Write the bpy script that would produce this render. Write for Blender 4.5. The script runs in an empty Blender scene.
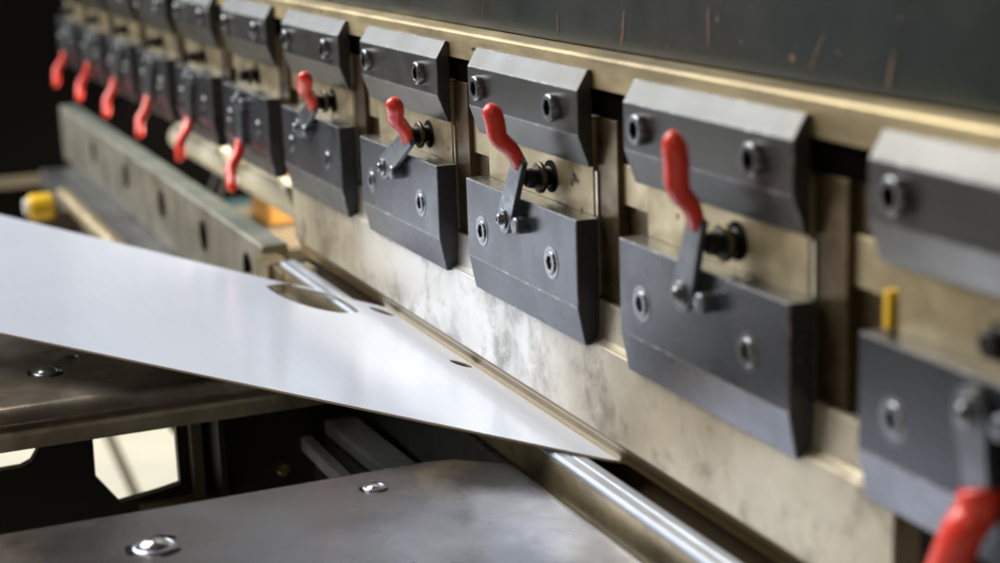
import bpy, bmesh, math, random
from mathutils import Vector, Matrix
random.seed(7)
sc = bpy.context.scene
col = sc.collection
P = 0.15                      # pitch of the tool clamps along the beam (metres)

# ------------------------------------------------------------------ materials
def mat(name, base, rough=.4, metal=0., spec=.5, var=.0, vscale=30., col2=None, rvar=.0, bump=0., bscale=200.,
        stretch=(1, 1, 1), coat=0., edge=None, contrast=(.35, .65), speck=None, xgrad=False, stain=None, brush=0.):
    m = bpy.data.materials.new(name); m.use_nodes = True
    nt = m.node_tree; N = nt.nodes; L = nt.links
    b = N['Principled BSDF']
    b.inputs['Base Color'].default_value = (*base, 1)
    b.inputs['Roughness'].default_value = rough
    b.inputs['Metallic'].default_value = metal
    b.inputs['Specular IOR Level'].default_value = spec
    b.inputs['Coat Weight'].default_value = coat
    b.inputs['Coat Roughness'].default_value = .12
    tc = N.new('ShaderNodeTexCoord'); mp = N.new('ShaderNodeMapping')
    mp.inputs['Scale'].default_value = stretch
    oi = N.new('ShaderNodeObjectInfo')
    L.new(tc.outputs['Object'], mp.inputs['Vector'])
    cm = N.new('ShaderNodeVectorMath'); cm.operation = 'ADD'
    L.new(mp.outputs[0], cm.inputs[0])
    cx = N.new('ShaderNodeCombineXYZ'); mm = N.new('ShaderNodeMath'); mm.operation = 'MULTIPLY'; mm.inputs[1].default_value = 13.
    L.new(oi.outputs['Random'], mm.inputs[0]); L.new(mm.outputs[0], cx.inputs[0]); L.new(mm.outputs[0], cx.inputs[2])
    L.new(cx.outputs[0], cm.inputs[1])
    vec = cm.outputs[0]
    src = None
    if var > 0 or col2:
        n = N.new('ShaderNodeTexNoise'); n.inputs['Scale'].default_value = vscale; n.inputs['Detail'].default_value = 7; n.inputs['Roughness'].default_value = .62
        L.new(vec, n.inputs['Vector'])
        r = N.new('ShaderNodeValToRGB'); r.color_ramp.elements[0].position = contrast[0]; r.color_ramp.elements[1].position = contrast[1]
        c2 = col2 or tuple(max(0, c * (1 - var)) for c in base)
        r.color_ramp.elements[0].color = (*c2, 1); r.color_ramp.elements[1].color = (*base, 1)
        L.new(n.outputs['Fac'], r.inputs[0]); src = r.outputs[0]
    if brush > 0:
        n = N.new('ShaderNodeTexNoise'); n.inputs['Scale'].default_value = 60; n.inputs['Detail'].default_value = 4
        m2 = N.new('ShaderNodeMapping'); m2.inputs['Scale'].default_value = (.25, 6, 6); L.new(tc.outputs['Object'], m2.inputs['Vector']); L.new(m2.outputs[0], n.inputs['Vector'])
        mr = N.new('ShaderNodeMapRange'); mr.inputs['From Min'].default_value = .3; mr.inputs['From Max'].default_value = .7
        mr.inputs['To Min'].default_value = 1 - brush; mr.inputs['To Max'].default_value = 1 + brush * .5; L.new(n.outputs['Fac'], mr.inputs['Value'])
        mx = N.new('ShaderNodeVectorMath'); mx.operation = 'SCALE'
        if src: L.new(src, mx.inputs[0])
        else: mx.inputs[0].default_value = base
        L.new(mr.outputs[0], mx.inputs['Scale']); src = mx.outputs[0]
    if stain:
        # soft smudges: fine grain gathered into clouds
        n = N.new('ShaderNodeTexNoise'); n.inputs['Scale'].default_value = stain[1]; n.inputs['Detail'].default_value = 10; n.inputs['Roughness'].default_value = .72; n.inputs['Distortion'].default_value = .4
        L.new(vec, n.inputs['Vector'])
        n2 = N.new('ShaderNodeTexNoise'); n2.inputs['Scale'].default_value = stain[1] * .35; n2.inputs['Detail'].default_value = 2; L.new(vec, n2.inputs['Vector'])
        av = N.new('ShaderNodeMath'); av.operation = 'MULTIPLY_ADD'; av.inputs[1].default_value = .9; L.new(n2.outputs['Fac'], av.inputs[0])
        h = N.new('ShaderNodeMath'); h.operation = 'MULTIPLY_ADD'; h.inputs[1].default_value = 1.; h.inputs[2].default_value = -.45; L.new(n.outputs['Fac'], h.inputs[0]); L.new(h.outputs[0], av.inputs[2])
        mr = N.new('ShaderNodeMapRange'); mr.interpolation_type = 'SMOOTHSTEP'; mr.inputs['From Min'].default_value = stain[2]; mr.inputs['From Max'].default_value = stain[3]
        mr.inputs['To Max'].default_value = stain[4]; L.new(av.outputs[0], mr.inputs['Value'])
        mx = N.new('ShaderNodeMix'); mx.data_type = 'RGBA'; L.new(mr.outputs[0], mx.inputs['Factor'])
        if src: L.new(src, mx.inputs['A'])
        else: mx.inputs['A'].default_value = (*base, 1)
        mx.inputs['B'].default_value = (*stain[0], 1); src = mx.outputs['Result']
    if speck:
        n = N.new('ShaderNodeTexNoise'); n.inputs['Scale'].default_value = speck[1]; n.inputs['Detail'].default_value = 3
        L.new(vec, n.inputs['Vector'])
        r = N.new('ShaderNodeValToRGB'); r.color_ramp.elements[0].position = speck[2]; r.color_ramp.elements[1].position = speck[2] + .04
        r.color_ramp.elements[0].color = (0, 0, 0, 1); r.color_ramp.elements[1].color = (1, 1, 1, 1)
        L.new(n.outputs['Fac'], r.inputs[0])
        mx = N.new('ShaderNodeMix'); mx.data_type = 'RGBA'
        L.new(r.outputs[0], mx.inputs['Factor'])
        if src: L.new(src, mx.inputs['A'])
        else: mx.inputs['A'].default_value = (*base, 1)
        mx.inputs['B'].default_value = (*speck[0], 1); src = mx.outputs['Result']
    if xgrad:
        sp = N.new('ShaderNodeSeparateXYZ'); L.new(tc.outputs['Object'], sp.inputs[0])
        nz = N.new('ShaderNodeTexNoise'); nz.inputs['Scale'].default_value = 9; nz.inputs['Detail'].default_value = 5; L.new(tc.outputs['Object'], nz.inputs['Vector'])
        ad = N.new('ShaderNodeMath'); ad.operation = 'MULTIPLY_ADD'; ad.inputs[1].default_value = .22; L.new(nz.outputs['Fac'], ad.inputs[0]); L.new(sp.outputs[0], ad.inputs[2])
        r = N.new('ShaderNodeValToRGB'); mr = N.new('ShaderNodeMapRange'); mr.inputs['From Min'].default_value = -.60; mr.inputs['From Max'].default_value = .15
        L.new(ad.outputs[0], mr.inputs['Value']); L.new(mr.outputs[0], r.inputs[0])
        e = r.color_ramp.elements; e[0].position = .28; e[0].color = (0, 0, 0, 1); e[1].position = .72; e[1].color = (0, 0, 0, 1)
        for p_ in (.44, .60):
            q_ = e.new(p_); q_.color = (1, 1, 1, 1)
        mx = N.new('ShaderNodeMix'); mx.data_type = 'RGBA'; mx.blend_type = 'MIX'; L.new(r.outputs[0], mx.inputs['Factor'])
        L.new(src, mx.inputs['A'])
        # reflected light painted into the middle; blotches stay, so brighten instead of replacing
        hs = N.new('ShaderNodeHueSaturation'); hs.inputs['Saturation'].default_value = .22; hs.inputs['Value'].default_value = 1.22; L.new(src, hs.inputs['Color'])
        L.new(hs.outputs[0], mx.inputs['B']); src = mx.outputs['Result']
    if edge:
        g = N.new('ShaderNodeNewGeometry'); r = N.new('ShaderNodeValToRGB')
        r.color_ramp.elements[0].position = .515; r.color_ramp.elements[1].position = .56
        r.color_ramp.elements[0].color = (0, 0, 0, 1); r.color_ramp.elements[1].color = (1, 1, 1, 1)
        L.new(g.outputs['Pointiness'], r.inputs[0])
        n = N.new('ShaderNodeTexNoise'); n.inputs['Scale'].default_value = 160; L.new(vec, n.inputs['Vector'])
        r2 = N.new('ShaderNodeValToRGB'); r2.color_ramp.elements[0].position = .45; r2.color_ramp.elements[1].position = .6
        L.new(n.outputs['Fac'], r2.inputs[0])
        mu = N.new('ShaderNodeMath'); mu.operation = 'MULTIPLY'; L.new(r.outputs[0], mu.inputs[0]); L.new(r2.outputs[0], mu.inputs[1])
        mx = N.new('ShaderNodeMix'); mx.data_type = 'RGBA'; L.new(mu.outputs[0], mx.inputs['Factor'])
        if src: L.new(src, mx.inputs['A'])
        else: mx.inputs['A'].default_value = (*base, 1)
        mx.inputs['B'].default_value = (*edge, 1); src = mx.outputs['Result']
    if src: L.new(src, b.inputs['Base Color'])
    if rvar > 0:
        n = N.new('ShaderNodeTexNoise'); n.inputs['Scale'].default_value = vscale * 2.3; n.inputs['Detail'].default_value = 6
        L.new(vec, n.inputs['Vector'])
        mr = N.new('ShaderNodeMapRange'); mr.inputs['From Min'].default_value = .3; mr.inputs['From Max'].default_value = .7
        mr.inputs['To Min'].default_value = max(.03, rough - rvar); mr.inputs['To Max'].default_value = rough + rvar
        L.new(n.outputs['Fac'], mr.inputs['Value']); L.new(mr.outputs[0], b.inputs['Roughness'])
    if bump > 0:
        n = N.new('ShaderNodeTexNoise'); n.inputs['Scale'].default_value = bscale; n.inputs['Detail'].default_value = 5
        L.new(vec, n.inputs['Vector'])
        bp = N.new('ShaderNodeBump'); bp.inputs['Strength'].default_value = bump; bp.inputs['Distance'].default_value = .0004
        L.new(n.outputs['Fac'], bp.inputs['Height']); L.new(bp.outputs[0], b.inputs['Normal'])
    return m

M = {}
M['clamp'] = mat('blued_steel', (.102, .101, .092), .33, .66, .5, var=.16, vscale=18, rvar=.06, brush=.10, bump=.12, bscale=900, speck=((.40, .40, .38), 380, .74), stain=((.10, .09, .07), 30, .48, .75, .6))
M['worn'] = mat('worn_edge_steel', (.40, .40, .40), .36, .6, .5, col2=(.17, .17, .172), vscale=150, contrast=(.52, .66))
M['clamp_low'] = mat('grey_blued_steel', (.082, .088, .102), .28, .64, .5, var=.16, vscale=18, rvar=.06, brush=.10, bump=.12, bscale=900, speck=((.42, .43, .46), 360, .74), stain=((.080, .082, .085), 30, .48, .75, .6))
M['tan'] = mat('ground_steel', (.66, .55, .34), .36, .75, .5, col2=(.40, .32, .19), vscale=38, rvar=.08, bump=.1, bscale=500, speck=((.10, .07, .04), 95, .68))
M['rail'] = mat('oiled_steel', (.66, .53, .29), .40, .55, .5, col2=(.33, .26, .15), vscale=30, rvar=.08, bump=.15, bscale=400, stretch=(.6, 1, 2.2), speck=((.09, .065, .035), 130, .66))
M['spacer'] = mat('brown_steel', (.20, .145, .08), .33, .8, .5, col2=(.09, .06, .03), vscale=45, rvar=.08)
M['brightedge'] = mat('bright_steel', (.85, .78, .62), .3, .8)
M['cavity_shade'] = mat('shade_black', (.004, .0035, .003), .95, 0, .0)  # flat black painted for the deep shade inside gaps and holes
M['screw'] = mat('screw_steel', (.26, .265, .28), .26, .9, var=.3, vscale=300)
M['socket'] = mat('socket_black', (.005, .005, .006), .8, 0, .1)
M['lever'] = mat('lever_steel', (.22, .235, .26), .33, .75, var=.3, vscale=90, rvar=.08, speck=((.4, .4, .4), 300, .7))
M['grip'] = mat('red_vinyl', (1.0, .060, .030), .27, 0, .5, coat=.2, var=.10, vscale=60)
M['bolt'] = mat('black_oxide', (.025, .023, .02), .42, .7)
M['brass'] = mat('dark_bronze', (.16, .125, .07), .38, .8, var=.4, vscale=120)
M['stud'] = mat('brass', (.5, .38, .18), .3, .9)
M['punch'] = mat('punch_steel', (.60, .53, .39), .42, .5, .5, col2=(.40, .33, .23), vscale=11, rvar=.08, bump=.12, bscale=350, contrast=(.36, .58), stain=((.19, .14, .08), 85, .44, .78, .80), xgrad=True)
M['nose'] = mat('nose_steel', (.52, .38, .16), .28, .8, .5, var=.30, vscale=18, stretch=(.5, 2, 2))
M['darknose'] = mat('painted_dark_nose', (.20, .14, .07), .34, .8, var=.4, vscale=30)
M['die'] = mat('die_steel', (.46, .38, .24), .34, .8, .5, var=.4, vscale=40, rvar=.08)
M['chrome'] = mat('ground_shoulder', (.52, .57, .65), .40, .5, var=.45, vscale=40, stretch=(.3, 1, 1))
M['vee'] = mat('vee_steel', (.045, .030, .015), .7, 0, .03)
M['farblock'] = mat('aged_steel', (.36, .34, .28), .46, .45, .5, col2=(.19, .175, .135), vscale=22, rvar=.06, bump=.2, bscale=200)
M['fartop'] = mat('aged_steel_top', (.24, .255, .235), .42, .6, .5, col2=(.12, .15, .14), vscale=20)
M['lowrail'] = mat('lower_rail_steel', (.20, .21, .22), .36, .7, .5, col2=(.08, .082, .08), vscale=14, rvar=.1)
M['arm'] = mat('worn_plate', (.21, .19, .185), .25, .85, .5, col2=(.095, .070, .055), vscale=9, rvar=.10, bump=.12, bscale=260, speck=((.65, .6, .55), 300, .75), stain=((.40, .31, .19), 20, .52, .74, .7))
M['arm_worn'] = mat('worn_brown_plate', (.42, .37, .30), .27, .8, .5, col2=(.17, .13, .095), vscale=14, rvar=.10, bump=.12, bscale=260, stain=((.55, .45, .30), 24, .50, .72, .7), speck=((.65, .6, .55), 300, .75))
M['web'] = mat('dark_web', (.018, .015, .012), .5, .3)
M['ball'] = mat('ball_steel', (.55, .55, .56), .22, 1.)
M['sheet'] = mat('sheet_metal', (.74, .80, .93), .20, .12, .5, var=.04, vscale=5, rvar=.04, brush=.022, speck=((.6, .62, .68), 260, .745))
M['sheetedge'] = mat('sheet_edge', (.50, .40, .28), .4, .5)
M['beam'] = mat('dark_paint', (.032, .031, .026), .40, 0, .25, col2=(.014, .022, .020), vscale=12, rvar=.08, bump=.2, bscale=150, speck=((.16, .14, .11), 190, .72))
M['scratch'] = mat('bare_copper_scratch', (.22, .125, .075), .55, .1, var=.6, vscale=220)
M['black'] = mat('backdrop_black', (.003, .0025, .002), .9, 0, .05)
M['floor'] = mat('floor_paint', (.70, .67, .56), .5, 0, .4, var=.15, vscale=4)
M['cream'] = mat('cream_paint', (.84, .79, .62), .5, 0, .5, var=.1, vscale=30)
M['yellow'] = mat('yellow_paint', (.85, .52, .02), .4, 0)
M['orange'] = mat('orange_paint', (.55, .27, .06), .5, 0)
M['farbright'] = mat('pale_flat_steel', (.85, .90, .98), .38, .2, .5, var=.5, vscale=20)
M['teal'] = mat('teal_paint', (.02, .045, .05), .5, 0)
M['white'] = mat('white_label', (.8, .78, .7), .5, 0)
M['dim'] = mat('dim_tan', (.13, .105, .07), .5, .2)

def paint_reflection(m):
    # pale reflection of the lit punch painted into the near arm's corner
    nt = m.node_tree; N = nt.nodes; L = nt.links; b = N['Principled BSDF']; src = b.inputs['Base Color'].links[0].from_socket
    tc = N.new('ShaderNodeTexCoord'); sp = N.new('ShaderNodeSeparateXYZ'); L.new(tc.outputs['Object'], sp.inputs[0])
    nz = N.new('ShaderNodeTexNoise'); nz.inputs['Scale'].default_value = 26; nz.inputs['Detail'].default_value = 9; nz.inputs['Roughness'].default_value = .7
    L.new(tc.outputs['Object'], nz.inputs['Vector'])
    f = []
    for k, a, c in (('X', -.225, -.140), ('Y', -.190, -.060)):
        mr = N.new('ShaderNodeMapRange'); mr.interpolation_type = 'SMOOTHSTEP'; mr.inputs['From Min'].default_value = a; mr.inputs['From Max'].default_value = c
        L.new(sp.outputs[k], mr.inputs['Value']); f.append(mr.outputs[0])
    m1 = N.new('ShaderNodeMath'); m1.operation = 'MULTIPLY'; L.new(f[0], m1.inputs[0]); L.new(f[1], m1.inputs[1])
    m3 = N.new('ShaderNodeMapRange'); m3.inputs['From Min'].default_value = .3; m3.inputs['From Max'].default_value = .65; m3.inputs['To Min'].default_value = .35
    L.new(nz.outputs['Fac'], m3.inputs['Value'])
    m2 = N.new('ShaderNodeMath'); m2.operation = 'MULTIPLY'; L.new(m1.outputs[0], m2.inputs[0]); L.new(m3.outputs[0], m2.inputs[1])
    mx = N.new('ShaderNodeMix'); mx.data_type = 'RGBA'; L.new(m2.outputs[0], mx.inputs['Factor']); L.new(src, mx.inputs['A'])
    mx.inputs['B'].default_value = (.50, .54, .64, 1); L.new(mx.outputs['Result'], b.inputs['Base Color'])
paint_reflection(M['arm'])
# ------------------------------------------------------------------ helpers
def link(name, me, m, parent=None, smooth=False):
    o = bpy.data.objects.new(name, me); col.objects.link(o)
    if m and not me.materials: me.materials.append(m)
    if parent: o.parent = parent
    if smooth:
        for p in me.polygons: p.use_smooth = True
    return o
def fin(name, bm, m, parent=None, smooth=False, bevel=0, seg=2, extra=None):
    bmesh.ops.recalc_face_normals(bm, faces=bm.faces[:])
    me = bpy.data.meshes.new(name); bm.to_mesh(me); bm.free()
    me.materials.append(m)
    for e in (extra or []): me.materials.append(e)
    o = link(name, me, m, parent, smooth)
    if bevel:
        b = o.modifiers.new('bevel', 'BEVEL'); b.width = bevel; b.segments = seg; b.limit_method = 'ANGLE'; b.angle_limit = math.radians(25)
        b.harden_normals = False
    return o
def thing(name, label, cat, loc=(0, 0, 0), group=None):
    o = bpy.data.objects.new(name, None); col.objects.link(o); o.location = loc; o.empty_display_size = .01
    tag(o, label, cat, group); return o
def tag(o, label, cat, group=None, kind=None):
    o['label'] = label; o['category'] = cat
    if group: o['group'] = group
    if kind: o['kind'] = kind
def struct(o, label=None):
    o['kind'] = 'structure'
    return o
def add_box(bm, x0, x1, y0, y1, z0, z1):
    v = [bm.verts.new((x, y, z)) for x in (x0, x1) for y in (y0, y1) for z in (z0, z1)]
    for f in ((0, 1, 3, 2), (4, 6, 7, 5), (0, 4, 5, 1), (2, 3, 7, 6), (0, 2, 6, 4), (1, 5, 7, 3)):
        bm.faces.new([v[i] for i in f])
def box(*a):
    bm = bmesh.new(); add_box(bm, *a); return bm
def add_prism(bm, prof, x0, x1, mi=None):
    """profile in (y, z) extruded along x"""
    a = [bm.verts.new((x0, y, z)) for y, z in prof]; b = [bm.verts.new((x1, y, z)) for y, z in prof]
    n = len(prof); bm.faces.new(a); bm.faces.new(b[::-1])
    for i in range(n):
        f = bm.faces.new((a[i], a[(i + 1) % n], b[(i + 1) % n], b[i]))
        if mi: f.material_index = mi[i]
def prism(prof, x0, x1, mi=None):
    bm = bmesh.new(); add_prism(bm, prof, x0, x1, mi); return bm
def add_lathe(bm, prof, origin, axis='-y', n=32, closed=True):
    """profile (radius, height) revolved around an axis through origin; height grows toward the axis direction"""
    o = Vector(origin)
    if axis == '-y': A, U, V = Vector((0, -1, 0)), Vector((1, 0, 0)), Vector((0, 0, 1))
    elif axis == 'z': A, U, V = Vector((0, 0, 1)), Vector((1, 0, 0)), Vector((0, 1, 0))
    else: A, U, V = Vector((1, 0, 0)), Vector((0, 1, 0)), Vector((0, 0, 1))
    rings = []
    for r, h in prof:
        if r < 1e-6: rings.append([bm.verts.new(o + A * h)])
        else: rings.append([bm.verts.new(o + A * h + (U * math.cos(t) + V * math.sin(t)) * r) for t in [2 * math.pi * i / n for i in range(n)]])
    for a, b in zip(rings, rings[1:]):
        for i in range(n):
            j = (i + 1) % n
            if len(a) == 1 and len(b) == 1: continue
            if len(a) == 1: bm.faces.new((a[0], b[i], b[j]))
            elif len(b) == 1: bm.faces.new((a[i], a[j], b[0]))
            else: bm.faces.new((a[i], a[j], b[j], b[i]))
def lathe(*a, **k):
    bm = bmesh.new(); add_lathe(bm, *a, **k); return bm
def add_tube(bm, pts, rad, n=16, flat=1.0, cap=True):
    """sweep along points; rad list; flat scales the section sideways"""
    pts = [Vector(p) for p in pts]; rings = []
    ref = Vector((1, 0, 0))
    for i, p in enumerate(pts):
        t = (pts[min(i + 1, len(pts) - 1)] - pts[max(i - 1, 0)]).normalized()
        u = (ref - t * ref.dot(t)).normalized() if abs(ref.dot(t)) < .95 else Vector((0, 1, 0))
        u = (u - t * u.dot(t)).normalized(); v = t.cross(u)
        rings.append([bm.verts.new(p + (u * math.cos(a) * flat + v * math.sin(a)) * rad[i]) for a in [2 * math.pi * k / n for k in range(n)]])
    for a, b in zip(rings, rings[1:]):
        for i in range(n): bm.faces.new((a[i], a[(i + 1) % n], b[(i + 1) % n], b[i]))
    if cap: bm.faces.new(rings[0][::-1]); bm.faces.new(rings[-1])
def spline(ctrl, k=8):
    c = [Vector(p) for p in ctrl]; c = [c[0] * 2 - c[1]] + c + [c[-1] * 2 - c[-2]]; out = []
    for i in range(1, len(c) - 2):
        p0, p1, p2, p3 = c[i - 1:i + 3]
        for s in range(k):
            t = s / k
            out.append(.5 * ((2 * p1) + (p2 - p0) * t + (2 * p0 - 5 * p1 + 4 * p2 - p3) * t * t + (3 * p1 - p0 - 3 * p2 + p3) * t ** 3))
    out.append(c[-2]); return out
def poly_plate(pts, z0, z1, holes=()):
    """flat plate from an xy outline with holes, thickness z0..z1"""
    bm = bmesh.new(); edges = []
    for loop in [pts] + list(holes):
        vs = [bm.verts.new((x, y, z1)) for x, y in loop]
        edges += [bm.edges.new((vs[i], vs[(i + 1) % len(vs)])) for i in range(len(vs))]
    bmesh.ops.triangle_fill(bm, use_beauty=True, use_dissolve=False, edges=edges)
    bmesh.ops.dissolve_limit(bm, angle_limit=.01, verts=bm.verts[:], edges=bm.edges[:]) if not holes else None
    r = bmesh.ops.extrude_face_region(bm, geom=bm.faces[:])
    bmesh.ops.translate(bm, vec=(0, 0, z0 - z1), verts=[v for v in r['geom'] if isinstance(v, bmesh.types.BMVert)])
    return bm

# ------------------------------------------------------------------ tool clamps
W = .1115
YB = .0065                                        # plane of the holder bodies
def hexring(bm, cx, y, cz, r, n=6, rot=0.):
    vs = [bm.verts.new((cx + r * math.cos(2 * math.pi * i / n + rot), y, cz + r * math.sin(2 * math.pi * i / n + rot))) for i in range(n)]
    return vs
def screw_mesh(name, proud, r):
    """cap screw on the plane y=0 of its own origin, axis toward -y, with a real hexagonal socket"""
    bm = bmesh.new(); n = 36
    prof = [(r * 1.0, -.0005), (r * 1.0, proud - .0009), (r * .93, proud - .0003), (r * .84, proud)]
    rings = []
    for rr, h in prof:
        rings.append([bm.verts.new((rr * math.cos(2 * math.pi * i / n), -h, rr * math.sin(2 * math.pi * i / n))) for i in range(n)])
    def hexpt(a, R):
        k = (a + math.pi / 6) % (math.pi / 3) - math.pi / 6
        return R * math.cos(math.pi / 6) / math.cos(k)
    R = r * .60
    for R2, h in ((R * 1.08, proud), (R, proud - .0004), (R * .97, proud - .0032)):
        rings.append([bm.verts.new((hexpt(2 * math.pi * i / n, R2) * math.cos(2 * math.pi * i / n), -h, hexpt(2 * math.pi * i / n, R2) * math.sin(2 * math.pi * i / n))) for i in range(n)])
    for q, (a, b) in enumerate(zip(rings, rings[1:])):
        for i in range(n):
            f = bm.faces.new((a[i], a[(i + 1) % n], b[(i + 1) % n], b[i])); f.smooth = q in (0, 1, 2); f.material_index = 1 if q >= 5 else 0
    f = bm.faces.new(rings[-1]); f.material_index = 1
    bmesh.ops.recalc_face_normals(bm, faces=bm.faces[:])
    me = bpy.data.meshes.new(name); bm.to_mesh(me); bm.free(); me.materials.append(M['screw']); me.materials.append(M['socket'])
    return me
screw_hi = screw_mesh('screw', .0034, .0056)
screw_lo = screw_mesh('screw', .0010, .0049)
def counterbore():
    bm = lathe([(.0066, .00005), (.0066, .00022), (.0064, .00022), (.0049, .00022), (.0049, .00005)], (0, 0, 0), n=32)
    bmesh.ops.recalc_face_normals(bm, faces=bm.faces[:])
    me = bpy.data.meshes.new('counterbore'); bm.to_mesh(me); bm.free(); me.materials.append(M['screw']); return me
cb_me = counterbore()

levers = {
 0: ((.0555, -.0562), (.0600, -.0775), (.0585, -.0105, -.0870), (.0500, -.0150, -.1130)),
 1: ((-.0943, -.0572), (-.0850, -.0322), (-.0800, -.0160, -.0191), (-.0770, -.0195, .0000)),
 2: ((-.2462, -.0577), (-.2300, -.0323), (-.2270, -.0165, -.0207), (-.2270, -.0200, -.0072)),
 3: ((-.3994, -.0576), (-.3640, -.0394), (-.3500, -.0165, -.0275), (-.3430, -.0200, -.0174)),
 4: ((-.5496, -.0555), (-.5200, -.0403), (-.5010, -.0165, -.0285), (-.4850, -.0200, -.0189)),
 5: ((-.6936, -.0555), (-.6934, -.0828), (-.6862, -.016, -.0975), (-.6712, -.020, -.1106)),
 6: ((-.8404, -.0533), (-.8464, -.0866), (-.8364, -.016, -.0980), (-.8301, -.020, -.1129)),
 7: ((-.9823, -.0525), (-.9984, -.0861), (-.9912, -.016, -.1010), (-.9803, -.020, -.1140)),
 8: ((-1.1181, -.0523), (-1.1472, -.0853), (-1.1421, -.016, -.1003), (-1.1316, -.020, -.1148)),
 9: ((-1.2651, -.0547), (-1.2854, -.0828), (-1.2904, -.016, -.1010), (-1.2793, -.020, -.1151)),
 10: ((-1.4149, -.0589), (-1.4372, -.0841), (-1.4376, -.016, -.0993), (-1.4278, -.020, -.1158)),
}
ordn = {0: 'rightmost clamp, its red lever hanging down at the photo corner, yellow tab on its left',
 1: 'biggest clamp whose red lever points straight up, left of the rightmost clamp',
 2: 'sharply focused clamp with raised red lever, grip beside its upper left screw',
 3: 'clamp with raised slanting lever, directly left of the sharply focused clamp',
 4: 'farthest clamp with a raised lever, above the left end of the punch',
 5: 'clamp with hanging lever, red grip over the right half of the cream tube',
 6: 'clamp with hanging lever, red grip in front of the left end of the cream tube',
 7: 'far clamp with hanging red grip just left of the cream tube, clear of it',
 8: 'third clamp from the dark far end, red grip hanging over the die segments',
 9: 'last but one clamp at the dark far end, red grip hanging down',
 10: 'farthest clamp of the row, leftmost hanging red grip in front of the black background'}
UP = [(.0, 0.), (.0, -.0171), (.0044, -.0294), (YB - .0002, -.0294), (YB - .0002, .0077), (.0046, .0077)]
LOW = [(-.0033, -.0484), (-.0033, -.0830), (-.0004, -.0982), (YB - .0002, -.0982), (YB - .0002, -.0484)]
def bevelled(bm, w, s=2, mi=-1):
    bmesh.ops.recalc_face_normals(bm, faces=bm.faces[:])
    bmesh.ops.bevel(bm, geom=bm.edges[:], offset=w, segments=s, affect='EDGES', profile=.5, material=mi)
    return bm
def shared(name, bm, mats):
    bmesh.ops.recalc_face_normals(bm, faces=bm.faces[:])
    me = bpy.data.meshes.new(name); bm.to_mesh(me); bm.free()
    for m in mats: me.materials.append(m)
    return me
up_me = shared('upper_plate', bevelled(prism(UP, 0, W), .0004, 2, 1), [M['clamp'], M['worn']])
lo_me = shared('lower_plate', bevelled(prism(LOW, .0015, .1150), .0005, 2, 1), [M['clamp_low'], M['worn']])
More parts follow.
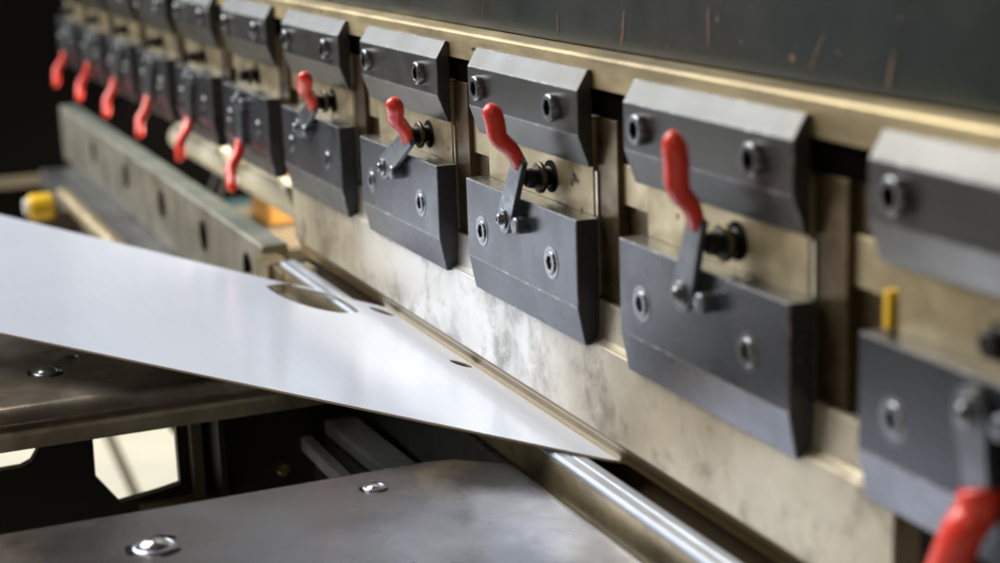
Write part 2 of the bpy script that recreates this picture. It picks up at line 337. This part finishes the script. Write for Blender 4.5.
# holder body: block behind the two plates with its bolt hole
bb = bmesh.new(); add_box(bb, .0050, .1110, YB, .034, -.0800, -.0110)
bmesh.ops.bevel(bb, geom=bb.edges[:], offset=.0006, segments=2, affect='EDGES')
body_me = shared('holder_body', bb, [M['tan']])
for k, s in levers.items():
    n = k; X = -n * P
    t = thing('tool_clamp', ordn[n], 'tool clamp', (X, 0, 0), 'quick change tool clamps along the press beam')
    def put(name, me, parent, loc=(0, 0, 0), smooth=False, rot=None):
        o = link(name, me, None, parent); o.location = loc
        if rot: o.rotation_euler = rot
        return o
    put('holder_body', body_me, t)
    u = put('upper_plate', up_me, t)
    for sx in (.0141, .0908): put('screw', screw_hi, u, (sx, 0, -.0083), rot=(0, random.uniform(0, 6), 0))
    l = put('lower_plate', lo_me, t)
    for sx in (.0187, .0912):
        c = put('screw', screw_lo, l, (sx, -.0033, -.0694), rot=(0, random.uniform(0, 6), 0))
        c2 = put('screw_seat', cb_me, l, (sx, -.0033, -.0694))
    # adjusting bolt from the body, pushing on the lever
    hx = {0: .058, 1: .0679, 2: .0712, 3: .0800, 4: .0754, 5: .0592, 6: .0585}.get(n, .060)
    bm = bmesh.new(); prof = [(0, -.002)]
    for i in range(13):
        h = -.002 + i * .00085; prof += [(.0036, h), (.0042, h + .0004)]
    prof += [(.0036, .0108), (.0030, .0113), (0, .0113)]
    add_lathe(bm, prof, (hx, YB, -.0388), n=24)
    ab = fin('adjusting_bolt', bm, M['bolt'], t, smooth=False)
    bm = lathe([(.0040, .0040), (.0060, .0040), (.0064, .0044), (.0064, .0056), (.0060, .0060), (.0040, .0060)], (hx, YB, -.0388), n=28)
    fin('lock_nut', bm, M['brass'], ab, smooth=False)
    bm = lathe([(0, .0001), (.0066, .0001), (.0066, .0004), (0, .0004)], (hx, YB, -.0388), n=28)
    fin('bolt_hole', bm, M['socket'], ab)
    # lever
    (px, pz), (ax, az), (gx, gy, gz), (tx, ty, tz) = s
    px -= X; ax -= X; gx -= X; tx -= X
    lv = bpy.data.objects.new('lever', None); col.objects.link(lv); lv.parent = t; lv.location = (px, 0, pz)
    dx, dz = ax - px, az - pz; Ln = math.hypot(dx, dz); ux, uz = dx / Ln, dz / Ln; nx, nz = -uz, ux
    bm = bmesh.new(); outl = []
    for i in range(11):
        a = math.pi * (i / 10) + math.pi
        c_, s_ = math.cos(a), math.sin(a)
        outl.append((nx * -c_ * -.0062 + ux * s_ * .0066, nz * -c_ * -.0062 + uz * s_ * .0066))
    left = [(.0064, .15), (.0056, .50), (.0048, 1.12)]
    sidea = [(nx * w + ux * Ln * f, nz * w + uz * Ln * f) for w, f in left]
    sideb = [(-nx * w + ux * Ln * f, -nz * w + uz * Ln * f) for w, f in left]
    # make the outline run in one direction
    first = outl[0]; onA = (first[0] * nx + first[1] * nz) > 0
    outl2 = outl + ((sideb if onA else sidea)) + ((sidea if onA else sideb))[::-1]
    for y0, y1 in ((-.0052, -.0078),):
        a = [bm.verts.new((x, y0, z)) for x, z in outl2]; b = [bm.verts.new((x, y1, z)) for x, z in outl2]
        m_ = len(outl2); bm.faces.new(a); bm.faces.new(b[::-1])
        for i in range(m_): bm.faces.new((a[i], a[(i + 1) % m_], b[(i + 1) % m_], b[i]))
    bmesh.ops.recalc_face_normals(bm, faces=bm.faces[:])
    fin('lever_arm', bm, M['lever'], lv, bevel=.0004)
    # grip: dipped vinyl sleeve, thickest near the free end
    e = Vector((tx - px, ty, tz - pz)); g = Vector((gx - px, gy, gz - pz)); a0 = Vector((dx, -.0068, dz))
    a1 = a0 - Vector((ux, 0, uz)) * .002
    pts = spline([a1, a0, (a0 + g) / 2 + Vector((0, .0012, 0)), g, (g + e) / 2 + Vector((0, .0004, 0)), e], 6)
    m_ = len(pts); rad = []
    for i in range(m_):
        f = i / (m_ - 1); r = .0024 + (.0016 if n < 5 else .0009) * min(1, max(0, f - .12) * 1.7) ** .8
        if n == 0: r = .0052
        if n > 4: r = .0037
        if f > .86: r *= math.sqrt(max(.04, 1 - ((f - .86) / .145) ** 2))
        rad.append(r)
    bm = bmesh.new(); add_tube(bm, pts, rad, 18, 1.12)
    fin('grip', bm, M['grip'], lv, smooth=True)
    bm = lathe([(.0044, .0), (.0044, .0007), (.0040, .0009), (.0025, .0010), (.0024, .0022), (.0018, .0028), (.0009, .0029), (.0008, .0022), (0, .0022)], (0, -.0078, 0), n=24)
    fin('pivot_bolt', bm, M['screw'], lv, smooth=False, bevel=.0001)
    bm = lathe([(.0036, -.0005), (.0036, .0046), (.0030, .0054), (0, .0056)], (.0128, -.0033, -.0008), n=24)
    fin('stop_pin', bm, M['lever'], lv, smooth=False, bevel=.0002)

# ------------------------------------------------------------------ upper beam with its mounting rail
ub = thing('press_beam', 'dark green grey painted upper beam with copper scratches above the oily mounting rail', 'press beam', (0, 0, 0))
fin('painted_panel', box(-1.56, .40, .0200, .10, .0128, .55), M['beam'], ub, bevel=.001)
fin('mounting_rail', prism([(YB, .0005), (YB, .0118), (.0076, .0128), (.0198, .0128), (.0198, .0005)], -1.56, .40), M['rail'], ub, bevel=.0004)
fin('shade_back_plate', box(-1.56, .40, .0350, .0600, -.0900, .0003), M['cavity_shade'], ub)
bm = bmesh.new()
for x, z0, z1, w, lean in ((-.1900, .0157, .0286, .0011, .003), (-.1238, .0194, .0340, .0008, .0005), (-.0600, .0180, .0285, .0010, .007),
                          (-.2477, .0156, .0247, .0005, 0), (-.0200, .0155, .0270, .0010, .003), (-.153, .016, .0185, .0008, .0005),
                          (-.33, .018, .026, .0003, .003), (-.41, .02, .028, .0003, -.003)):
    seg = 7; L_, R_ = [], []
    for i in range(seg + 1):
        f = i / seg; z = z0 + (z1 - z0) * f; c = x + lean * f + random.uniform(-.0003, .0003); ww = w * (1 - abs(f - .5) * 1.2) * random.uniform(.7, 1.2)
        L_.append(bm.verts.new((c - ww, .0198, z))); R_.append(bm.verts.new((c + ww, .0198, z)))
    for i in range(seg): bm.faces.new((L_[i], R_[i], R_[i + 1], L_[i + 1]))
for x, z, r in ((-.1173, .0296, .0013), (-.0704, .0203, .0017), (-.045, .024, .0008), (-.014, .036, .0008), (-.16, .035, .0005)):
    vs = [bm.verts.new((x + r * math.cos(a) * random.uniform(.7, 1.2), .0198, z + r * .8 * math.sin(a))) for a in [2 * math.pi * i / 9 for i in range(9)]]
    bm.faces.new(vs)
fin('scratches', bm, M['scratch'], ub)

# ------------------------------------------------------------------ spacers in the gaps between the clamps
gl = {10: 'farthest', 9: 'ninth', 8: 'eighth', 7: 'seventh', 6: 'sixth', 5: 'fifth', 4: 'fourth', 3: 'third', 2: 'second', 1: 'nearest'}
gaplab = {1: 'brown steel spacer in the widest gap, left of the rightmost clamp with the yellow tab',
 2: 'brown steel spacer in the gap right of the sharply focused clamp', 3: 'brown steel spacer with a bright edge left of the sharply focused clamp',
 4: 'brown spacer right of the farthest clamp with a raised lever', 5: 'narrow brown spacer left of the farthest clamp with a raised lever',
 6: 'narrow brown spacer behind the cream tube end, between two clamps with hanging levers'}
for n in range(1, 11):
    X = -n * P
    s = thing('spacer', gaplab.get(n, 'narrow brown spacer between two far blurred clamps with hanging levers'), 'spacer block', (X, 0, 0), 'spacers between the tool clamps')
    # column beside the body, stepped blocks further right
    fin('column', box(.1116, .1290, .0078, .030, -.0798, -.0102), M['spacer'], s, bevel=.0003)
    fin('gap_shade', box(.1040, .1548, .0090, .0340, -.0100, .0003), M['cavity_shade'], s)  # solid black filler standing in for the shade deep in the gap
    fin('column_edge', box(.1116, .1128, .0070, .0077, -.0798, -.0310), M['brightedge'], s)
    fin('upper_block', box(.1292, .1546, .0098, .030, -.0415, -.0260), M['tan'], s, bevel=.0004)
    fin('top_block', box(.1292, .1420, .0108, .030, -.0255, -.0106), M['spacer'], s, bevel=.0003)
    fin('lower_block', box(.1292, .1540, .0118, .030, -.0700, -.0422), M['spacer'], s, bevel=.0003)

# yellow tab on the edge of the nearest holder
o = fin('yellow_tab', bevelled(box(.0006, .0040, .0050, .0090, -.0490, -.0375), .0005), M['yellow'])
tag(o, 'small yellow tab stuck to the left edge of the rightmost holder', 'marker tab')

# ------------------------------------------------------------------ punch
pu = thing('punch', 'long mottled steel punch blade clamped along the row, pressing down on the sheet', 'punch', (0, 0, 0))
PF = .0020
prof = [(PF, -.0965), (PF, -.1318), (.0030, -.1326), (.0128, -.1326), (.0128, -.0965), (.0068, -.0955), (.0068, -.0806), (.0064, -.0806), (.0052, -.0955)]
prof = [(PF, -.0968), (PF, -.1318), (.0115, -.1318), (.0115, -.0806), (.0062, -.0806), (.0052, -.0950), (.0034, -.0962)]
cuts = [-.6060, -.5560, -.0075 + .0195]
for a, b in ((-.6060, -.5562), (-.5558, .0120)):
    fin('blade', prism(prof, a, b), M['punch'], pu, bevel=.0005)
NP = [(PF + .0002, -.1316), (.0026, -.1330), (.0033, -.1346), (.0040, -.1375), (.0049, -.1402), (.0065, -.1411), (.0088, -.1400), (.0112, -.1316)]
fin('nose', prism(NP, -.6000, .0115, [1, 0, 1, 0, 0, 1, 1, 1]), M['nose'], pu, extra=[M['darknose']])  # gold and dark facets paint a highlight and reflected band onto the nose

# ------------------------------------------------------------------ die under the punch
di = thing('die', 'vee die rail with a bright chromed front shoulder under the sheet and punch', 'die', (0, 0, 0))
dp = [(-.0128, -.1900), (-.0128, -.1445), (-.0024, -.1445), (.0080, -.1580), (.0186, -.1430), (.0200, -.1418), (.0280, -.1418), (.0280, -.1900)]
for a_, b_ in ((-.583, -.4202), (-.4198, -.2702), (-.2698, -.2202), (-.2198, .16)):
    fin('die_body', prism(dp, a_, b_, [0, 0, 1, 1, 0, 0, 0, 0]), M['die'], di, extra=[M['vee']], bevel=.0003)
fin('keeper_strip', prism([(-.0162, -.1900), (-.0162, -.1600), (-.0155, -.1590), (-.0131, -.1590), (-.0131, -.1900)], -.583, .16), M['lowrail'], di, bevel=.0003)
fin('front_shoulder', prism([(-.0128, -.1444), (-.0128, -.1430), (-.0118, -.1416), (-.0082, -.1412), (-.0077, -.1420), (-.0070, -.1414), (-.0036, -.1413), (-.0024, -.1424), (-.0024, -.1444)], -.590, .16), M['chrome'], di, bevel=.00025)
fin('end_block', box(-.645, -.612, -.0150, -.0010, -.175, -.1475), M['die'], di, bevel=.0008)
fin('end_step', box(-.612, -.592, -.0120, .0100, -.175, -.1485), M['die'], di, bevel=.0008)

# far die segments
segx = [-1.50, -1.38, -1.2325, -1.0827, -.9425, -.7953, -.6500]
nm = ['farthest', 'second farthest', 'third farthest', 'middle', 'second nearest', 'nearest']
for i in range(6):
    a, b = segx[i] + .0006, segx[i + 1] - .0006
    s = thing('die_segment', ['old steel die segment at the far left end of the row', 'second old steel die segment from the far end, under the third red grip', 'third old steel die segment from the far end',
        'fourth old steel die segment from the far end, above the yellow knob', 'old steel die segment, last but one before the sheet', 'old steel die segment nearest the sheet, beside its back edge'][i], 'die segment', (a, 0, 0), 'old die segments behind the sheet')
    w = b - a
    fin('block', prism([(-.0085, -.2012), (-.0085, -.1447), (-.0073, -.1437), (.0092, -.1437), (.0092, -.2012)], 0, w, [0, 0, 1, 0, 0]), M['farblock'], s, bevel=.0006, extra=[M['fartop']])
    sx = [None, -1.4177, -1.2728, -1.1218, -.9673, -.8184][i]
    if i == 0: continue
    sx = [0, -1.2728, -1.1218, -.9673, -.8184, -.70][i] if False else [-1.4177, -1.2900, -1.1218, -.9673, -.8184, -.69][i]
    if a < sx < b:
        bm = bmesh.new(); vs = [bm.verts.new((sx - a + .0110 * math.cos(t), -.0091, -.1665 + .0115 * math.sin(t))) for t in [2 * math.pi * q / 24 for q in range(24)]]
        bm.faces.new(vs); fin('hole_shade', bm, M['cavity_shade'], s)

# lower rail under the dies
lr = thing('lower_rail', 'grey steel base rail with a narrow ledge running below the dies', 'rail', (0, 0, 0))
fin('ledge', box(-1.440, .20, -.0428, .060, -.225, -.2018), M['lowrail'], lr, bevel=.0015)
fin('web', box(-1.430, .20, -.0330, .060, -.330, -.2252), M['black'], lr, bevel=.001)
fin('bed', box(-.65, .20, -.0126, .030, -.2016, -.1902), M['lowrail'], lr, bevel=.0012)
o = fin('guide_rod', lathe([(0, 0), (.0065, 0), (.0070, .0006), (.0070, .40), (.0065, .4006), (0, .4006)], (-1.22, -.0510, -.1940), 'x', n=24), M['tan'], smooth=False, bevel=.0002)
tag(o, 'bright steel rod lying on the rail ledge behind the sheet', 'rod')
k = thing('knob', 'blurred yellow knob with a white end at the left, behind the sheet edge', 'knob', (-1.165, -.08, -.194))
fin('knob_body', lathe([(0, -.012), (.010, -.012), (.012, -.010), (.012, .008), (.010, .010), (0, .010)], (0, 0, 0), n=24), M['yellow'], k, smooth=False, bevel=.0005)
fin('knob_cap', lathe([(0, .0101), (.0075, .0101), (.0075, .013), (.006, .014), (0, .014)], (0, 0, .001), n=24), M['white'], k)
fin('knob_stem', box(-.004, .004, -.002, .045, -.022, -.006), M['dim'], k)
o = fin('cross_bar', box(-1.80, -1.785, -.60, .05, -.276, -.262), M['dim'], bevel=.002)
tag(o, 'dull tan bar crossing the black background at the left edge', 'bar')

# ------------------------------------------------------------------ back gauge: cream tube and its frame
bt = thing('gauge_tube', 'cream painted tube with two pointed brackets behind the red grips', 'tube', (-1.20, .060, -.147))
fin('tube', lathe([(0, 0), (.0125, 0), (.0125, .446), (0, .446)], (0, 0, 0), 'x', n=28), M['cream'], bt, smooth=False, bevel=.0006)
for bx in (.240, .432):
    bm = prism([(-.004, -.011), (.008, .004), (-.006, .016), (-.022, .024), (-.024, .020), (-.017, .006)], bx, bx + .016)
    fin('bracket', bm, M['cream'], bt, bevel=.001)
gf = thing('gauge_stand', 'dark back gauge frame with a diagonal strut below the cream tube', 'frame', (-1.15, .10, -.22))
bm = bmesh.new(); add_tube(bm, [(.03, -.02, .055), (-.09, -.02, -.03)], [.007, .007], 10); fin('strut', bm, M['lowrail'], gf)
fin('beam_bar', box(-.02, .19, -.01, .03, -.006, .006), M['dim'], gf, bevel=.001)
fin('foot', box(-.10, -.06, -.02, .05, -.06, .0), M['teal'], gf, bevel=.001)
o = fin('dark_filler', box(-1.40, -.20, .062, .40, -.290, -.280), M['black'])  # black box added to hide the lit floor and keep this gap dark
tag(o, 'black box added to darken the gap behind the dies, under the back gauge', 'filler')
o = fin('orange_block', box(-1.115, -1.055, .101, .135, -.2135, -.178), M['orange'], bevel=.003)
tag(o, 'small orange block just below the right end of the cream tube', 'block')

# ------------------------------------------------------------------ the sheet
al = math.radians(3); n_ = Vector((0, math.sin(al), math.cos(al)))
def ell(cx, cy, a, b, ang, n=28):
    return [(cx + a * math.cos(t) * math.cos(ang) - b * math.sin(t) * math.sin(ang), cy + a * math.cos(t) * math.sin(ang) + b * math.sin(t) * math.cos(ang)) for t in [2 * math.pi * i / n for i in range(n)]]
outline = [(-1.05, -.262), (-.798, -.1513), (-.4470, .0045), (-.4405, .0072), (-.170, .0092), (-.1640, .0088), (-.1720, .0015), (-.456, -.1912), (-.74, -.386)]
th = .0010
ca, sa = math.cos(al), math.sin(al)
# outline given in plan: stretch y into the tilted plane
flat = [(x, y / ca) for x, y in outline]
hole_pts = spline([(-.5175, -.0410, 0), (-.5200, -.0300, 0), (-.5050, -.0190, 0), (-.4760, -.0115, 0), (-.4430, -.0110, 0), (-.4400, -.0165, 0), (-.4440, -.0240, 0), (-.4636, -.0339, 0), (-.4914, -.0399, 0), (-.5175, -.0410, 0)], 5)[:-1]
hole = [(p.x, p.y / ca) for p in hole_pts]
bm = poly_plate(flat, -th, 0, [hole, ell(-.4370, .0000, .0120, .0022, .22), ell(-.3235, .0003, .0082, .0021, .28)])
bmesh.ops.recalc_face_normals(bm, faces=bm.faces[:])
for f in bm.faces:
    if abs(f.normal.z) < .5: f.material_index = 1
sh_o = fin('sheet_metal', bm, M['sheet'], extra=[M['sheetedge']])
sh_o.location = (0, 0, -.1405 + .0002); sh_o.rotation_euler = (-al, 0, 0)
tag(sh_o, 'pale blue white flat metal sheet with an oval hole, its corner under the punch', 'metal sheet')

# ------------------------------------------------------------------ support arms
ZA = -.1510
def arm_plate(outline, parent, m='arm'):
    bm = bmesh.new(); vs = [bm.verts.new((x, y, 0)) for x, y in outline]; f = bm.faces.new(vs)
    bmesh.ops.recalc_face_normals(bm, faces=[f])
    if f.normal.z < 0: f.normal_flip()
    r = bmesh.ops.extrude_face_region(bm, geom=[f])
    nv = [v for v in r['geom'] if isinstance(v, bmesh.types.BMVert)]
    bmesh.ops.translate(bm, vec=(0, 0, -.020), verts=nv)
    bmesh.ops.recalc_face_normals(bm, faces=bm.faces[:])
    top = [e for e in bm.edges if all(abs(v.co.z) < 1e-6 for v in e.verts)]
    bmesh.ops.bevel(bm, geom=top, offset=.0085, segments=6, affect='EDGES', profile=.5)
    for f in bm.faces: f.smooth = True
    o = fin('top_plate', bm, M[m], parent)
    m = o.modifiers.new('wn', 'WEIGHTED_NORMAL')
    return o
def ball(parent, x, y, r=.0062, slots=True, dome=True):
    b = bpy.data.objects.new('ball_transfer', None); col.objects.link(b); b.parent = parent; b.location = (x, y, 0)
    if dome: fin('ball', lathe([(r * math.cos(a), -.0006 + r * .62 * math.sin(a)) for a in [math.pi / 2 * i / 8 for i in range(8)]] + [(0, r * .62 - .0006)], (0, 0, 0), 'z', n=28), M['ball'], b, smooth=True)
    fin('collar', lathe([(r * 1.02, .0001), (r * 1.02, .0008), (r * 1.25, .0006), (r * 1.32, .0001)], (0, 0, 0), 'z', n=28), M['arm'], b, smooth=True)
    if slots:
        bm = bmesh.new()
        for a0 in (0, 2.1, 4.2):
            i_ = [bm.verts.new((r * 1.42 * math.cos(a0 + q * .09), r * 1.42 * math.sin(a0 + q * .09), .0003)) for q in range(11)]
            o_ = [bm.verts.new((r * 1.78 * math.cos(a0 + q * .09), r * 1.78 * math.sin(a0 + q * .09), .0003)) for q in range(11)]
            for q in range(10): bm.faces.new((i_[q], i_[q + 1], o_[q + 1], o_[q]))
        fin('slot_ring', bm, M['socket'], b)
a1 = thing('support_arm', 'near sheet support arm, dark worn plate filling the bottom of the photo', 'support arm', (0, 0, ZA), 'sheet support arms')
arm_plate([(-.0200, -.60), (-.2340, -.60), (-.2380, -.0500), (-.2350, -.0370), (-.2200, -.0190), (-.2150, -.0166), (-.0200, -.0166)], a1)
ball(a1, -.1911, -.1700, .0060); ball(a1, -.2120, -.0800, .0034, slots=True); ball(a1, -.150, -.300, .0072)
fin('web_plate', box(-.229, -.222, -.59, -.040, -.16, -.0202), M['web'], a1)
a2 = thing('support_arm', 'far sheet support arm at the left, plate above a black web with cut outs', 'support arm', (0, 0, ZA), 'sheet support arms')
arm_plate([(-.3900, -.60), (-.6200, -.60), (-.6200, -.0180), (-.4050, -.0180), (-.3900, -.0300)], a2, 'arm_worn')
ball(a2, -.4470, -.1717, .0054); ball(a2, -.4700, -.1580, .0036, slots=False)
# web with two windows: plane facing +x
def web_plane():
    bm = bmesh.new(); x = 0
    outer = [(-.58, -.0201), (-.02, -.0201), (-.02, -.20), (-.58, -.20)]
    w1 = [(-.300, -.0240), (-.1830, -.0240), (-.1810, -.0260), (-.1810, -.0340), (-.1850, -.0400), (-.1900, -.0420), (-.300, -.0440)]
    w2 = [(-.1545, -.0215), (-.1135, -.0215), (-.1135, -.0640), (-.1240, -.0660), (-.1440, -.0685), (-.1550, -.0530)]
    edges = []
    for loop in (outer, w1, w2):
        vs = [bm.verts.new((0, y, z)) for y, z in loop]
        edges += [bm.edges.new((vs[i], vs[(i + 1) % len(vs)])) for i in range(len(vs))]
    bmesh.ops.triangle_fill(bm, use_beauty=True, edges=edges)
    r = bmesh.ops.extrude_face_region(bm, geom=bm.faces[:])
    bmesh.ops.translate(bm, vec=(-.006, 0, 0), verts=[v for v in r['geom'] if isinstance(v, bmesh.types.BMVert)])
    return bm
fin('gusset', box(-.4315, -.400, -.0990, -.0960, -.075, -.0202), M['web'], a2)
fin('lower_flange', box(-.4315, -.405, -.135, -.085, -.075, -.0700), M['dim'], a2)
o = fin('web_plate', web_plane(), M['web'], a2); o.location = (-.432, 0, 0)
fin('rib', box(-.4315, -.4240, -.1080, -.1020, -.12, -.0202), M['dim'], a2, bevel=.0005)
fin('stud', lathe([(0, 0), (.0035, 0), (.0035, .006), (.002, .008), (0, .008)], (-.428, -.062, -.062), 'x', n=16), M['stud'], a2)

# slanting steel flats of the arm carriage, seen in the dark between the two arms
for nm_, a_, b_, w_, lb_ in (('slide_bar', (-.62, -.0345, -.2012), (-.30, -.0225, -.2012), .017, 'blue grey flat bar slanting away in the dark gap under the sheet'),
        ('edge_bar', (-.50, -.0462, -.2080), (-.28, -.0462, -.2080), .006, 'thin steel bar beside the wider flat bar in the dark gap under the sheet')):
    d_ = Vector(b_) - Vector(a_); d_.z = 0; nn = Vector((-d_.y, d_.x, 0)).normalized() * w_ / 2
    bm = bmesh.new(); c_ = [Vector(a_) - nn, Vector(a_) + nn, Vector(b_) + nn, Vector(b_) - nn]
    lo_ = [bm.verts.new(v) for v in c_]; hi_ = [bm.verts.new(v + Vector((0, 0, .008))) for v in c_]
    bm.faces.new(lo_); bm.faces.new(hi_)
    for i in range(4): bm.faces.new((lo_[i], lo_[(i + 1) % 4], hi_[(i + 1) % 4], hi_[i]))
    o = fin(nm_, bm, M['farbright'], bevel=.001); tag(o, lb_, 'steel bar')
# ------------------------------------------------------------------ setting
fl = struct(fin('floor', box(-6, 2, -3, 3, -.64, -.60), M['floor']))
ln = struct(fin('floor_stripe', box(-2, 1, -.006, .006, -.5995, -.5985), M['dim']))
ln.rotation_euler = (0, 0, math.radians(-2.7)); ln.location = (-1.6, .041, 0)
sf = fin('left_backdrop', box(-2.30, -1.90, -.12, 1.0, -.46, 1.0), M['black'], bevel=.01)  # black box added so the left background stays dark
tag(sf, 'black box added as a dark backdrop at the left', 'backdrop')
rp = fin('rear_backdrop', box(-1.89, .6, .42, .45, -.46, .5), M['black'])  # black plane added so the background behind the tube stays dark
tag(rp, 'black backdrop added to keep the view behind the cream tube dark', 'panel')

# ------------------------------------------------------------------ world, lamps, camera
w = bpy.data.worlds.new('World'); sc.world = w; w.use_nodes = True
bg = w.node_tree.nodes['Background']; bg.inputs[0].default_value = (.62, .60, .55, 1); bg.inputs[1].default_value = .09
def area(name, loc, target, sx, sy, power, color):
    d = bpy.data.lights.new(name, 'AREA'); d.shape = 'RECTANGLE'; d.size = sx; d.size_y = sy; d.energy = power; d.color = color
    o = bpy.data.objects.new(name, d); col.objects.link(o); o.location = loc
    o.rotation_euler = (Vector(target) - Vector(loc)).to_track_quat('-Z', 'Y').to_euler(); return o
area('ceiling_light', (-1.5, -1.0, 1.45), (-.4, -.05, -.1), 1.5, 1.2, 64, (1.0, .98, .94))
area('clamp_fill_light', (-2.7, -1.15, .78), (-.3, 0, -.05), 1.3, .95, 23, (.90, .94, 1.0))  # unseen card of light added for the clamp faces and chamfers to reflect
area('warm_light', (.9, -1.0, .7), (-.1, 0, -.08), .5, .5, 1.2, (1.0, .86, .62))
area('tube_fill_light', (-1.0, .36, .0), (-1.0, .06, -.147), .5, .12, 12, (1.0, .93, .78))  # hidden fill added behind the beam to brighten the cream tube
area('floor_fill_light', (-1.7, .30, -.30), (-1.7, .1, -.6), .4, .4, 1.3, (1.0, .95, .85))  # hidden fill added low under the machine to brighten the floor

cd = bpy.data.cameras.new('Camera'); cam = bpy.data.objects.new('Camera', cd); col.objects.link(cam); sc.camera = cam
R_ = Vector((.3845, .9225, -.0349)); U_ = Vector((-.1987, .1196, .9727)); F_ = Vector((-.9015, .3671, -.2293))
F_.normalize(); R_ = (R_ - F_ * R_.dot(F_)).normalized(); U_ = R_.cross(F_)
mw = Matrix(((R_.x, U_.x, -F_.x, .38927), (R_.y, U_.y, -F_.y, -.26892), (R_.z, U_.z, -F_.z, .07774), (0, 0, 0, 1)))
cam.matrix_world = mw
cd.sensor_width = 36; cd.lens = 1703.67 * 36 / 1000; cd.clip_start = .01; cd.clip_end = 50
cd.dof.use_dof = True; cd.dof.focus_distance = .74; cd.dof.aperture_fstop = 7.7
sc.view_settings.view_transform = 'Standard'; sc.view_settings.look = 'None'; sc.view_settings.exposure = 0
